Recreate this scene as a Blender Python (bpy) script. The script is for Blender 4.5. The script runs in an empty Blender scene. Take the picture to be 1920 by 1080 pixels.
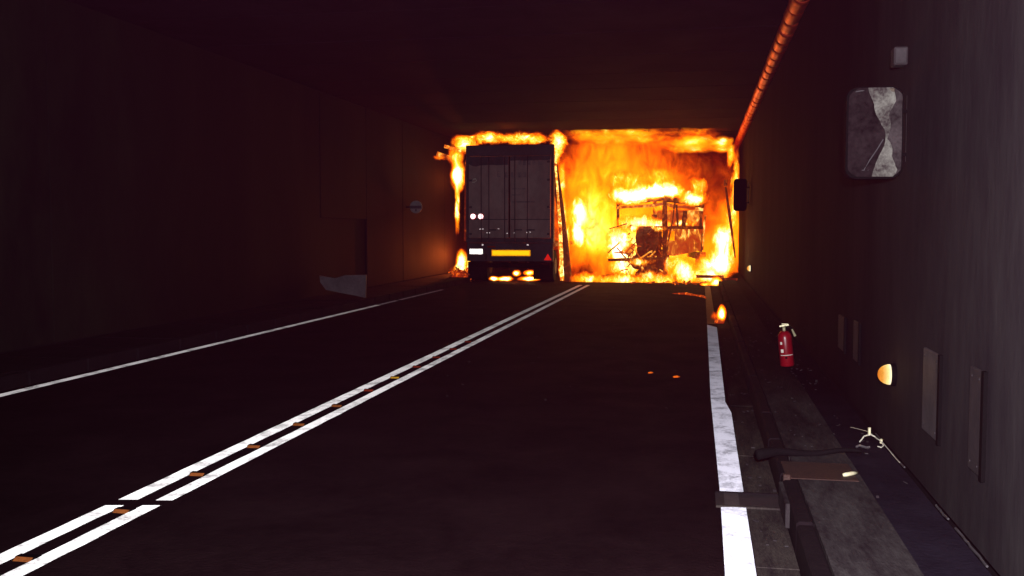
import bpy, bmesh, math, random
from mathutils import Vector, Matrix, noise as mnoise
R = math.radians
rnd = random.Random(7)
S = bpy.context.scene
COL = S.collection

# ------------------------------------------------------------------ camera
cam_d = bpy.data.cameras.new('camera')
cam = bpy.data.objects.new('camera', cam_d)
COL.objects.link(cam)
cam.location = (0, 0, 1.6)
cam.rotation_euler = (R(90 - 3.4636), 0, R(10.7468))
cam_d.sensor_width = 36.0
cam_d.lens = 35.0
cam_d.clip_start = 0.05
cam_d.clip_end = 300
S.camera = cam

# ------------------------------------------------------------------ world: night, hardly any light
W = bpy.data.worlds.new('World')
S.world = W
W.use_nodes = True
bg = W.node_tree.nodes['Background']
bg.inputs['Color'].default_value = (0.010, 0.005, 0.016, 1)
bg.inputs['Strength'].default_value = 1.0

S.view_settings.view_transform = 'Standard'
S.view_settings.look = 'None'
S.view_settings.exposure = 0
S.view_settings.gamma = 1
S.view_settings.use_curve_mapping = False
S.cycles.max_bounces = 6
S.cycles.diffuse_bounces = 2
S.cycles.glossy_bounces = 2
S.cycles.transmission_bounces = 2
S.cycles.volume_bounces = 0
S.cycles.transparent_max_bounces = 8
S.cycles.sample_clamp_indirect = 1.5
S.cycles.volume_step_rate = 1.0
S.cycles.volume_max_steps = 256


def light(name, kind, loc, power, color, radius=0.02):
    d = bpy.data.lights.new(name, kind)
    o = bpy.data.objects.new(name, d)
    COL.objects.link(o)
    o.location = loc
    d.energy = power
    d.color = color
    d.shadow_soft_size = radius
    return o


# the photographer's flash, held just above the lens
fl = light('camera_flash', 'SPOT', (0.05, -0.12, 1.80), 3300, (0.93, 0.93, 1.0), 0.04)
fl.data.spot_size = R(100)
fl.data.spot_blend = 0.9
fl.rotation_euler = (R(88.0), 0, R(6))
# what the flames throw on the tunnel
FC = (1.0, 0.16, 0.025)
for i, (x, y, z, p) in enumerate([(-2.9, 28.6, 1.7, 70), (-1.0, 28.6, 2.9, 100), (0.45, 28.7, 1.2, 30),
                                  (-7.35, 31.4, 3.1, 50), (-7.4, 31.4, 0.7, 280), (-5.4, 28.9, 0.22, 14),
                                  (-5.6, 28.9, 4.25, 12), (0.36, 16.9, 0.32, 3)]):
    light('flame_light', 'POINT', (x, y, z), p, FC)

# ------------------------------------------------------------------ materials


class N:
    def __init__(s, name):
        s.m = bpy.data.materials.new(name)
        s.m.use_nodes = True
        s.t = s.m.node_tree
        s.t.nodes.clear()
        s.out = s.n('ShaderNodeOutputMaterial')

    def n(s, typ, **kw):
        nd = s.t.nodes.new(typ)
        for k, v in kw.items():
            setattr(nd, k, v)
        return nd

    def l(s, a, b):
        s.t.links.new(a, b)

    def val(s, sock, v):
        if isinstance(v, bpy.types.NodeSocket):
            s.l(v, sock)
        else:
            sock.default_value = v

    def math(s, op, a, b=None, c=None, clamp=False):
        nd = s.n('ShaderNodeMath', operation=op)
        nd.use_clamp = clamp
        s.val(nd.inputs[0], a)
        if b is not None:
            s.val(nd.inputs[1], b)
        if c is not None:
            s.val(nd.inputs[2], c)
        return nd.outputs[0]

    def vmath(s, op, a, b=None):
        nd = s.n('ShaderNodeVectorMath', operation=op)
        s.val(nd.inputs[0], a)
        if b is not None:
            s.val(nd.inputs[1], b)
        return nd.outputs['Value'] if op in ('LENGTH', 'DISTANCE', 'DOT_PRODUCT') else nd.outputs[0]

    def noise(s, vec, scale, detail=2.0, rough=0.5, dist=0.0):
        nd = s.n('ShaderNodeTexNoise')
        s.val(nd.inputs['Vector'], vec)
        nd.inputs['Scale'].default_value = scale
        nd.inputs['Detail'].default_value = detail
        nd.inputs['Roughness'].default_value = rough
        nd.inputs['Distortion'].default_value = dist
        return nd

    def ramp(s, fac, stops, interp='LINEAR'):
        nd = s.n('ShaderNodeValToRGB')
        nd.color_ramp.interpolation = interp
        e = nd.color_ramp.elements
        while len(e) < len(stops):
            e.new(0.5)
        for i, (p, c) in enumerate(stops):
            e[i].position = p
            e[i].color = c if len(c) == 4 else (*c, 1)
        s.val(nd.inputs[0], fac)
        return nd.outputs[0]

    def mix(s, f, a, b):
        nd = s.n('ShaderNodeMix', data_type='RGBA')
        s.val(nd.inputs[0], f)
        s.val(nd.inputs[6], a if isinstance(a, bpy.types.NodeSocket) else (*a, 1))
        s.val(nd.inputs[7], b if isinstance(b, bpy.types.NodeSocket) else (*b, 1))
        return nd.outputs[2]


def surf(name, base, dark=None, rough=0.7, scale=3.0, amount=0.6, bump=0.2, bscale=None, spec=0.3,
         metal=0.0, stretch=(1, 1, 1), coat=0.0, soot_dim=None):
    """painted / sooty surface: base colour with blotches of a second colour, grain and fine relief"""
    q = N(name)
    geo = q.n('ShaderNodeNewGeometry')
    v = q.vmath('MULTIPLY', geo.outputs['Position'], stretch)
    n1 = q.noise(v, scale, 6, 0.6, 0.4)
    n2 = q.noise(v, scale * 9, 3, 0.6)
    f = q.math('MULTIPLY_ADD', n2.outputs['Fac'], 0.45, n1.outputs['Fac'])
    mr = q.n('ShaderNodeMapRange')
    q.l(f, mr.inputs[0])
    mr.inputs[1].default_value = 0.52
    mr.inputs[2].default_value = 0.90
    f = q.math('MULTIPLY', mr.outputs[0], amount)
    if dark is None:
        dark = tuple(c * 0.4 for c in base)
    c = q.mix(f, base, dark)
    if soot_dim:      # light fall-off painted into the colour, darker along the tunnel towards the fire
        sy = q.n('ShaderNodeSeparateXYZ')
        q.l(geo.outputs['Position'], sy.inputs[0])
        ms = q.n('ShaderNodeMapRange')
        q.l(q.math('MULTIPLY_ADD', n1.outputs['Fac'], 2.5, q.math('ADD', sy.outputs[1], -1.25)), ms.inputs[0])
        ms.inputs[1].default_value, ms.inputs[2].default_value = soot_dim[0], soot_dim[1]
        ms.inputs[3].default_value, ms.inputs[4].default_value = 0.0, soot_dim[2]
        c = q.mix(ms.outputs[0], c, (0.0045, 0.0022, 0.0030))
    p = q.n('ShaderNodeBsdfPrincipled')
    q.l(c, p.inputs['Base Color'])
    rr = q.math('MULTIPLY_ADD', n1.outputs['Fac'], 0.25, rough - 0.12, clamp=True)
    q.l(rr, p.inputs['Roughness'])
    p.inputs['Specular IOR Level'].default_value = spec
    p.inputs['Metallic'].default_value = metal
    p.inputs['Coat Weight'].default_value = coat
    if bump:
        b = q.n('ShaderNodeBump')
        b.inputs['Strength'].default_value = bump
        b.inputs['Distance'].default_value = 0.02
        nb = q.noise(v, bscale or scale * 14, 4, 0.65)
        q.l(nb.outputs['Fac'], b.inputs['Height'])
        q.l(b.outputs[0], p.inputs['Normal'])
    q.l(p.outputs[0], q.out.inputs[0])
    return q.m


def retro(name, base, amount=0.2, rough=0.4, diff=0.8, wear=0.4, scale=6.0, grime=0.3):
    """retroreflective sheeting or beaded paint: besides its diffuse colour the glass beads throw
    light back the way it came (a lobe centred on the direction the light is seen from)"""
    q = N(name)
    geo = q.n('ShaderNodeNewGeometry')
    n1 = q.noise(geo.outputs['Position'], scale, 7, 0.65, 0.6)
    n2 = q.noise(geo.outputs['Position'], scale * 12, 3, 0.7)
    f = q.math('MULTIPLY_ADD', n2.outputs['Fac'], 0.5, n1.outputs['Fac'])
    mr = q.n('ShaderNodeMapRange')
    q.l(f, mr.inputs[0])
    mr.inputs[1].default_value = 0.72
    mr.inputs[2].default_value = 1.0
    w = q.math('MULTIPLY', mr.outputs[0], wear)
    c = q.mix(w, base, tuple(x * grime for x in base))
    d = q.n('ShaderNodeBsdfDiffuse')
    q.l(q.mix(1.0 - diff, c, (0, 0, 0)), d.inputs[0])
    g = q.n('ShaderNodeBsdfGlossy')
    g.inputs['Roughness'].default_value = rough
    q.l(c, g.inputs['Color'])
    q.l(geo.outputs['Incoming'], g.inputs['Normal'])
    ms = q.n('ShaderNodeMixShader')
    q.l(q.math('MULTIPLY_ADD', w, -amount * 0.8, amount), ms.inputs[0])
    q.l(d.outputs[0], ms.inputs[1])
    q.l(g.outputs[0], ms.inputs[2])
    q.l(ms.outputs[0], q.out.inputs[0])
    return q.m


def glow(name, color, strength, core=None):
    """a lit lamp lens or glowing ember"""
    q = N(name)
    e = q.n('ShaderNodeEmission')
    if core:
        geo = q.n('ShaderNodeNewGeometry')
        nz = q.noise(geo.outputs['Position'], core, 3, 0.6)
        s = q.math('POWER', nz.outputs['Fac'], 3.0)
        q.l(q.math('MULTIPLY', s, strength * 6), e.inputs[1])
    else:
        e.inputs[1].default_value = strength
    e.inputs[0].default_value = (*color, 1)
    q.l(e.outputs[0], q.out.inputs[0])
    return q.m


def charred(name, heat=0.5, scale=5.0, thr=0.52, low=(0.12, 0.007, 0.0)):  # low: even red emission standing in for firelight on the char
    """burning metal and wood: black char with glowing seams"""
    q = N(name)
    geo = q.n('ShaderNodeNewGeometry')
    n1 = q.noise(geo.outputs['Position'], scale, 5, 0.6, 1.0)
    n2 = q.noise(geo.outputs['Position'], scale * 0.35, 2, 0.5)
    f = q.math('MULTIPLY_ADD', n2.outputs['Fac'], 0.35, n1.outputs['Fac'])
    mr = q.n('ShaderNodeMapRange')
    q.l(f, mr.inputs[0])
    mr.inputs[1].default_value = thr
    mr.inputs[2].default_value = thr + 0.42
    col = q.ramp(mr.outputs[0], [(0, low), (0.3, tuple(c * 1.6 for c in low)), (0.6, (0.7, 0.10, 0.004)),
                                 (0.85, (1.6, 0.5, 0.04)), (1.0, (2.2, 1.3, 0.3))])
    p = q.n('ShaderNodeBsdfPrincipled')
    p.inputs['Base Color'].default_value = (0.018, 0.013, 0.012, 1)
    p.inputs['Roughness'].default_value = 0.8
    q.l(col, p.inputs['Emission Color'])
    p.inputs['Emission Strength'].default_value = heat
    b = q.n('ShaderNodeBump')
    b.inputs['Strength'].default_value = 0.6
    b.inputs['Distance'].default_value = 0.03
    q.l(n1.outputs['Fac'], b.inputs['Height'])
    q.l(b.outputs[0], p.inputs['Normal'])
    q.l(p.outputs[0], q.out.inputs[0])
    return q.m


FIRE_RAMP = [(0.00, (0.05, 0.001, 0.0)), (0.14, (0.22, 0.007, 0.0)), (0.30, (0.66, 0.072, 0.0)),
             (0.46, (1.0, 0.235, 0.001)), (0.60, (1.3, 0.50, 0.003)), (0.75, (1.9, 1.15, 0.06)),
             (0.90, (3.0, 2.7, 1.0)), (1.00, (3.4, 3.2, 2.0))]


def fire_mat(name, blobs, warp=(0.5, 0.9, 0.16, 3.5), tex=(2.4, 5, 0.9), gain=1.0, thr=0.10, dens=6.0, base=0.0,
             zs=0.55, steps=1.0, contrast=1.0, cool=None):
    """flames as a glowing volume: a heat field from soft lobes in world metres, torn by turbulence.
    blobs: (x, z, rx, rz, amp)"""
    q = N(name)
    geo = q.n('ShaderNodeNewGeometry')
    P = geo.outputs['Position']
    st = q.vmath('MULTIPLY', P, (1, 0.8, zs))
    w1 = q.noise(st, warp[1], 1, 0.5)
    w2 = q.noise(st, warp[3], 4, 0.7)
    o1 = q.vmath('MULTIPLY', q.vmath('SUBTRACT', w1.outputs['Color'], (0.5, 0.5, 0.5)), (warp[0] * 2,) * 3)
    o2 = q.vmath('MULTIPLY', q.vmath('SUBTRACT', w2.outputs['Color'], (0.5, 0.5, 0.5)), (warp[2] * 2,) * 3)
    PW = q.vmath('ADD', q.vmath('ADD', P, o1), o2)
    tot = None
    for (x, z, rx, rz, a) in blobs:
        d = q.vmath('MULTIPLY', q.vmath('SUBTRACT', PW, (x, 0, z)), (1 / rx, 0, 1 / rz))
        L = q.vmath('LENGTH', d)
        mr = q.n('ShaderNodeMapRange', interpolation_type='SMOOTHSTEP')
        q.l(L, mr.inputs[0])
        mr.inputs[1].default_value = 1.0
        mr.inputs[2].default_value = 0.0
        mr.inputs[3].default_value = 0.0
        mr.inputs[4].default_value = a
        tot = mr.outputs[0] if tot is None else q.math('ADD', tot, mr.outputs[0])
    for (x, z, rx, rz, a) in (cool or []):
        d = q.vmath('MULTIPLY', q.vmath('SUBTRACT', PW, (x, 0, z)), (1 / rx, 0, 1 / rz))
        L = q.vmath('LENGTH', d)
        mr = q.n('ShaderNodeMapRange', interpolation_type='SMOOTHSTEP')
        q.l(L, mr.inputs[0])
        mr.inputs[1].default_value = 1.0
        mr.inputs[2].default_value = 0.0
        mr.inputs[3].default_value = 1.0
        mr.inputs[4].default_value = 1.0 - a
        tot = q.math('MULTIPLY', tot, mr.outputs[0])
    sv = q.vmath('ADD', q.vmath('MULTIPLY', P, (1, 0.8, zs)), o1)
    tx = q.noise(sv, tex[0], tex[1], 0.68, tex[2])
    # turbulence eats into the lobes from the edge, so that tongues and gaps form
    gate = q.math('MULTIPLY', tot, 3.2, clamp=True)
    t = q.math('MULTIPLY', q.math('SUBTRACT', tx.outputs['Fac'], 0.5), q.math('MULTIPLY', gate, 2.6 * contrast))
    T = q.math('MULTIPLY', q.math('ADD', tot, t), gain, clamp=True)
    col = q.ramp(T, FIRE_RAMP)
    mr = q.n('ShaderNodeMapRange', interpolation_type='SMOOTHSTEP')
    q.l(T, mr.inputs[0])
    mr.inputs[1].default_value = thr * 0.4
    mr.inputs[2].default_value = thr * 0.4 + 0.35
    mr.inputs[3].default_value = 0.0
    mr.inputs[4].default_value = dens
    em = q.n('ShaderNodeEmission')
    q.l(col, em.inputs[0])
    q.l(mr.outputs[0], em.inputs[1])
    ab = q.n('ShaderNodeVolumeAbsorption')
    ab.inputs['Color'].default_value = (0, 0, 0, 1)
    q.l(q.math('MULTIPLY', mr.outputs[0], T), ab.inputs['Density'])
    ad = q.n('ShaderNodeAddShader')
    q.l(em.outputs[0], ad.inputs[0])
    q.l(ab.outputs[0], ad.inputs[1])
    q.l(ad.outputs[0], q.out.inputs['Volume'])
    q.m.cycles.volume_step_rate = steps
    return q.m


M = {}
M['asphalt'] = surf('asphalt', (0.0165, 0.0072, 0.0088), (0.0042, 0.0012, 0.0020), 0.88, 1.3, 0.8, 0.6, 45, 0.03)
M['asphalt_patch'] = surf('asphalt_patch', (0.030, 0.026, 0.030), None, 0.8, 2.3, 0.6, 0.4, 60, 0.2)
M['concrete'] = surf('gutter_concrete', (0.075, 0.058, 0.050), (0.024, 0.016, 0.018), 0.9, 2.2, 1.0, 0.5, 35, 0.05, stretch=(3.5, .6, 1), soot_dim=(6.8, 10.5, 0.92))
M['slab'] = surf('walkway_concrete', (0.070, 0.058, 0.058), (0.022, 0.015, 0.018), 0.9, 1.7, 1.0, 0.45, 30, 0.05, stretch=(2.6, .6, 1), soot_dim=(7.0, 10.5, 0.92))
M['duct'] = surf('duct_cover_concrete', (0.020, 0.015, 0.025), (0.009, 0.006, 0.011), 0.9, 2.0, 0.8, 0.3, 40, 0.03, soot_dim=(6.5, 9.5, 0.9))
M['soot_dim'] = surf('sooty_concrete', (0.012, 0.007, 0.009), (0.006, 0.003, 0.0045), 0.9, 1.5, 0.8, 0.3, 30, 0.08)
M['wall_r'] = surf('sooty_wall_enamel', (0.050, 0.041, 0.043), (0.022, 0.016, 0.021), 0.85, 0.9, 0.9, 0.15, 18, 0.03, stretch=(1, 1, 0.35), soot_dim=(3.2, 9.5, 0.9))
M['wall_l'] = surf('sooty_left_wall', (0.026, 0.024, 0.018), (0.009, 0.006, 0.008), 0.75, 0.45, 1.0, 0.15, 12, 0.06, stretch=(1, 1, 0.4), soot_dim=(7, 15, 0.88))
M['ceiling'] = surf('sooty_ceiling', (0.026, 0.014, 0.026), (0.012, 0.005, 0.012), 0.9, 0.6, 0.9, 0.2, 14, 0.03, soot_dim=(11, 19, 0.8))
M['white_line'] = retro('road_paint', (0.80, 0.76, 0.72), 0.09, 0.38, 0.9, 0.85, 4.0)
M['faded_paint'] = retro('faded_paint', (0.5, 0.42, 0.45), 0.06, 0.40, 0.7, 0.9, 4.0)
M['edge_paint'] = retro('edge_paint', (0.72, 0.69, 0.77), 0.05, 0.40, 0.9, 0.8, 3.5)
M['pipe'] = surf('rusty_red_pipe', (0.85, 0.085, 0.030), (0.45, 0.035, 0.014), 0.42, 4.0, 0.9, 0.15, 30, 0.6, metal=0.7)
M['pipe_dark'] = surf('pipe_flange_black', (0.03, 0.012, 0.010), None, 0.6, 6, 0.5, 0.2)
M['plate'] = surf('pale_hatch_plate', (0.075, 0.062, 0.068), (0.035, 0.027, 0.031), 0.6, 5, 0.8, 0.1, 40, 0.3)
M['plate_dim'] = surf('sooty_hatch_plate', (0.036, 0.024, 0.028), None, 0.7, 5, 0.8, 0.1, 40, 0.3)
M['black'] = surf('black_plastic', (0.003, 0.002, 0.0025), None, 0.8, 5, 0.5, 0.1, spec=0.05)
M['box_dark'] = surf('blistered_dark_film', (0.0025, 0.0012, 0.0018), (0.024, 0.015, 0.017), 0.6, 4, 0.9, 0.3, 12, 0.008)
M['box_white'] = surf('scorched_white_plastic', (0.21, 0.195, 0.17), (0.035, 0.025, 0.026), 0.65, 6, 1.0, 0.2, 18, 0.01)
M['box_grey'] = surf('smoked_grey_plastic', (0.058, 0.044, 0.046), (0.004, 0.002, 0.003), 0.65, 5, 1.0, 0.3, 25, 0.01)
M['scorch'] = surf('brown_scorch', (0.12, 0.080, 0.045), (0.05, 0.035, 0.03), 0.5, 12, 0.8, 0.3)
M['steel'] = surf('zinc_bracket', (0.25, 0.22, 0.23), (0.08, 0.06, 0.07), 0.35, 9, 0.7, 0.1, 40, 0.5, 0.7)
M['red_paint'] = surf('extinguisher_red', (0.34, 0.004, 0.012), (0.09, 0.001, 0.004), 0.3, 8, 0.5, 0.05, 30, 0.6, coat=0.3)
M['brass'] = surf('pale_brass', (0.75, 0.68, 0.42), (0.4, 0.36, 0.2), 0.35, 20, 0.6, 0.1, 40, 0.6, 0.4)
M['label'] = retro('label_white', (0.8, 0.75, 0.65), 0.10, 0.5)
M['rubber'] = surf('black_rubber', (0.006, 0.004, 0.005), None, 0.85, 8, 0.5, 0.2, spec=0.08)
M['wire'] = surf('bare_wire', (0.75, 0.68, 0.55), (0.35, 0.3, 0.25), 0.4, 30, 0.5, 0.0)
M['cream'] = surf('cream_plastic', (0.9, 0.82, 0.52), (0.55, 0.48, 0.3), 0.5, 25, 0.7, 0.2)
M['rust'] = surf('brown_rusty_steel', (0.060, 0.024, 0.018), (0.03, 0.014, 0.013), 0.7, 5, 0.9, 0.4)
M['amber'] = retro('amber_reflector', (0.42, 0.12, 0.03), 0.025, 0.40, 0.5, 0.8, 60)
M['amber_bright'] = retro('amber_bright_reflector', (0.75, 0.38, 0.03), 0.06, 0.40, 0.5, 0.8, 60)
M['lens_dark'] = retro('dull_red_reflector', (0.45, 0.05, 0.02), 0.03, 0.45, 0.5, 0.8, 30)
M['door'] = surf('truck_door_grey', (0.34, 0.215, 0.215), (0.19, 0.105, 0.11), 0.5, 0.8, 0.9, 0.05, 12, 0.3, stretch=(1, 1, 0.6))
M['door_dark'] = surf('truck_frame_dark', (0.06, 0.035, 0.06), (0.03, 0.015, 0.025), 0.6, 1.5, 0.8, 0.1)
M['print'] = surf('faded_print', (0.12, 0.07, 0.09), (0.24, 0.15, 0.165), 0.6, 6, 1.0, 0.0)
M['white_plate'] = retro('white_plate', (0.95, 0.88, 0.76), 0.9, 0.31, 0.8, 0.1)
M['yellow_plate'] = retro('yellow_plate', (1.0, 0.50, 0.003), 0.55, 0.31, 0.8, 0.15, 4)
M['yellow_rim'] = retro('yellow_rim', (0.9, 0.30, 0.002), 0.30, 0.31, 0.8, 0.15, 4)
M['red_reflector'] = retro('red_reflector', (1.0, 0.02, 0.01), 0.22, 0.31, 0.5, 0.1)
M['white_reflector'] = retro('white_reflector', (1.0, 0.82, 0.78), 0.95, 0.31, 0.5, 0.0)
M['small_reflector'] = retro('small_reflector', (1.0, 0.82, 0.78), 0.5, 0.38, 0.5, 0.3)
M['pale_panel'] = surf('pale_sooty_panel', (0.14, 0.10, 0.115), (0.06, 0.04, 0.05), 0.6, 2.5, 0.8, 0.1)
M['sign_white'] = surf('dim_white_sign', (0.22, 0.19, 0.21), (0.12, 0.10, 0.12), 0.5, 5, 0.6, 0.0)
M['char'] = charred('charred_cab', 0.75, 3.0, 0.46, (0.42, 0.032, 0.001))
M['char_dark'] = charred('charred_dark', 0.6, 5.0, 0.58)
M['char_hot'] = charred('burning_panel', 0.75, 3.0, 0.40)
M['char_beads'] = charred('burning_rail', 1.1, 7.0, 0.34)
M['rail'] = charred('dull_glowing_rail', 0.35, 5.0, 0.62)
M['debris'] = charred('burning_debris', 1.6, 9.0, 0.56)
M['ember'] = glow('ember', (1.0, 0.16, 0.01), 0.9, 25)

# lamp lens: brighter towards its base
q = N('lit_lamp_lens')
geo = q.n('ShaderNodeNewGeometry')
tc = q.n('ShaderNodeTexCoord')
sx = q.n('ShaderNodeSeparateXYZ')
q.l(tc.outputs['Generated'], sx.inputs[0])
rp = q.ramp(sx.outputs[0], [(0.0, (0.85, 0.22, 0.015)), (0.35, (1.0, 0.42, 0.06)), (0.75, (1.3, 0.95, 0.35)), (1.0, (1.5, 1.3, 0.9))])
nz = q.noise(tc.outputs['Generated'], 5, 3, 0.6)
em = q.n('ShaderNodeEmission')
q.l(rp, em.inputs[0])
q.l(q.math('MULTIPLY_ADD', nz.outputs['Fac'], 0.7, 0.6), em.inputs[1])
q.l(em.outputs[0], q.out.inputs[0])
M['lamp'] = q.m

# ------------------------------------------------------------------ mesh helpers


def obj(name, bm, mat, parent=None, smooth=False, bevel=0.0):
    if bevel:
        bmesh.ops.bevel(bm, geom=bm.edges[:], offset=bevel, segments=1, affect='EDGES', clamp_overlap=True)
    bmesh.ops.recalc_face_normals(bm, faces=bm.faces[:])
    me = bpy.data.meshes.new(name)
    bm.to_mesh(me)
    bm.free()
    me.materials.append(M[mat] if isinstance(mat, str) else mat)
    if smooth:
        for p in me.polygons:
            p.use_smooth = True
    o = bpy.data.objects.new(name, me)
    COL.objects.link(o)
    if parent is not None:
        o.parent = parent
    return o


def thing(name, label, cat, loc=(0, 0, 0), rz=0.0, group=None):
    o = bpy.data.objects.new(name, None)
    o.empty_display_size = 0.1
    COL.objects.link(o)
    o.location = loc
    o.rotation_euler = (0, 0, rz)
    tag(o, label, cat, group)
    return o


def tag(o, label, cat, group=None, kind=None):
    o['label'] = label
    o['category'] = cat
    if group:
        o['group'] = group
    if kind:
        o['kind'] = kind
    return o


def struct(o):
    o['kind'] = 'structure'
    return o


def box(bm, x0, x1, y0, y1, z0, z1):
    v = [bm.verts.new((x, y, z)) for z in (z0, z1) for y in (y0, y1) for x in (x0, x1)]
    for f in ((0, 2, 3, 1), (4, 5, 7, 6), (0, 1, 5, 4), (2, 6, 7, 3), (0, 4, 6, 2), (1, 3, 7, 5)):
        bm.faces.new([v[i] for i in f])
    return v


def B(*a):
    bm = bmesh.new()
    box(bm, *a)
    return bm


def bar(bm, a, b, w, h=None, taper=1.0):
    """box bar from a to b, w x h across"""
    a, b = Vector(a), Vector(b)
    h = h or w
    d = (b - a).normalized()
    up = Vector((0, 0, 1)) if abs(d.z) < 0.9 else Vector((0, 1, 0))
    s = d.cross(up).normalized()
    u = s.cross(d).normalized()
    vs = []
    for p, k in ((a, 1.0), (b, taper)):
        for (i, j) in ((-1, -1), (1, -1), (1, 1), (-1, 1)):
            vs.append(bm.verts.new(p + s * (i * w / 2 * k) + u * (j * h / 2 * k)))
    bm.faces.new(vs[0:4])
    bm.faces.new(vs[7:3:-1])
    for i in range(4):
        j = (i + 1) % 4
        bm.faces.new((vs[i], vs[4 + i], vs[4 + j], vs[j]))


def tube(bm, pts, r, seg=8, radii=None, cap=True):
    pts = [Vector(p) for p in pts]
    rings = []
    for i, p in enumerate(pts):
        d = (pts[min(i + 1, len(pts) - 1)] - pts[max(i - 1, 0)]).normalized()
        up = Vector((0, 0, 1)) if abs(d.z) < 0.9 else Vector((1, 0, 0))
        s = d.cross(up).normalized()
        u = s.cross(d)
        rr = radii[i] if radii else r
        rings.append([bm.verts.new(p + (s * math.cos(a) + u * math.sin(a)) * rr)
                      for a in [2 * math.pi * k / seg for k in range(seg)]])
    for a, b in zip(rings, rings[1:]):
        for k in range(seg):
            bm.faces.new((a[k], a[(k + 1) % seg], b[(k + 1) % seg], b[k]))
    if cap:
        bm.faces.new(rings[0][::-1])
        bm.faces.new(rings[-1])


def prism(bm, poly, axis, t0, t1):
    """extrude a 2-D outline; axis 'y': poly in (x,z); 'x': poly in (y,z); 'z': poly in (x,y)"""
    def P(a, b, t):
        return {'y': (a, t, b), 'x': (t, a, b), 'z': (a, b, t)}[axis]
    v0 = [bm.verts.new(P(a, b, t0)) for a, b in poly]
    v1 = [bm.verts.new(P(a, b, t1)) for a, b in poly]
    bm.faces.new(v0)
    bm.faces.new(v1[::-1])
    n = len(poly)
    for i in range(n):
        j = (i + 1) % n
        bm.faces.new((v0[i], v1[i], v1[j], v0[j]))


def rrect(x0, x1, z0, z1, r, n=5):
    pts = []
    for cx, cz, a0 in ((x1 - r, z1 - r, 0), (x0 + r, z1 - r, 90), (x0 + r, z0 + r, 180), (x1 - r, z0 + r, 270)):
        for i in range(n + 1):
            a = R(a0 + 90 * i / n)
            pts.append((cx + r * math.cos(a), cz + r * math.sin(a)))
    return pts


def circ(cx, cz, r, n=20):
    return [(cx + r * math.cos(2 * math.pi * i / n), cz + r * math.sin(2 * math.pi * i / n)) for i in range(n)]


def shared(name, me, parent, loc, rot=None, scale=None):
    o = bpy.data.objects.new(name, me)
    COL.objects.link(o)
    o.parent = parent
    o.location = loc
    if rot:
        o.rotation_euler = rot
    if scale:
        o.scale = scale
    return o


def copy_tree(o, parent=None):
    kids = [c for c in o.children]
    c = o.copy()
    COL.objects.link(c)
    if parent is not None:
        c.parent = parent
    for k in kids:
        copy_tree(k, c)
    return c


def rough_up(bm, amp, freq, seed=0):
    for v in bm.verts:
        p = v.co * freq + Vector((seed, seed * 2, 0))
        v.co += Vector(mnoise.noise_vector(p)) * amp


# ------------------------------------------------------------------ the tunnel
Y0, Y1 = -4.0, 70.0
XR, XL, ZC = 1.24, -8.0, 4.5
bm = bmesh.new()
box(bm, -9.4, 2.4, Y0, Y1, -0.7, -0.3)
struct(obj('ground', bm, 'soot_dim'))

struct(obj('tunnel_end_cap', B(-9.4, 2.4, Y1, Y1 + .4, -0.7, 5.1), 'soot_dim'))  # added cap, blocks the violet world background behind the fire

# road sheet, gently divided so the surface is not dead flat
bm = bmesh.new()
nx, ny = 36, 150
gv = {}
for j in range(ny + 1):
    for i in range(nx + 1):
        x = -6.72 + (0.27 + 6.72) * i / nx
        y = Y0 + (Y1 - Y0) * (j / ny) ** 1.4
        z = mnoise.noise(Vector((x * 0.5, y * 0.22, 0))) * 0.004 if 0 < i < nx else 0
        gv[i, j] = bm.verts.new((x, y, z))
for j in range(ny):
    for i in range(nx):
        bm.faces.new((gv[i, j], gv[i + 1, j], gv[i + 1, j + 1], gv[i, j + 1]))
road = struct(obj('road', bm, 'asphalt', smooth=True))
obj('road_bed', B(-6.72, 0.27, Y0, Y1, -0.3, -0.02), 'soot_dim', road)

# painted lines
bm = bmesh.new()
SH = 0.19


def stripe(bm, x0, x1, y0, y1, z=0.010, n=90, wob=0.007, s=SH, seed=0):
    L, Rr = [], []
    for i in range(n + 1):
        y = y0 + (y1 - y0) * i / n
        w = mnoise.noise(Vector((seed, y * 3.1, 5))) * wob
        w2 = mnoise.noise(Vector((seed + 9, y * 3.7, 1))) * wob
        L.append(bm.verts.new((x0 + w, y + (0), z)))
        Rr.append(bm.verts.new((x1 + w2, y + s * (x1 - x0), z)))
    for i in range(n):
        bm.faces.new((L[i], Rr[i], Rr[i + 1], L[i + 1]))


names = [(-3.340, -3.228, 5.218, 27.5, 1), (-3.115, -3.018, 5.245, 27.5, 2),
         (-3.345, -3.240, 1.5, 5.095, 3), (-3.132, -3.032, 1.5, 5.135, 4)]
for (a, b_, c, d, s) in names:
    bm = bmesh.new()
    stripe(bm, a, b_, c, d, seed=s)
    struct(obj('centre_line', bm, 'white_line'))
bm = bmesh.new()
stripe(bm, -6.585, -6.47, 5.0, 19.6, seed=7)
struct(obj('left_edge_line', bm, 'white_line'))
for (a, b_) in ((19.7, 20.9), (21.1, 24.8)):
    bm = bmesh.new()
    stripe(bm, -6.575, -6.48, a, b_, seed=8)
    struct(obj('left_edge_line', bm, 'faded_paint'))

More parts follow.
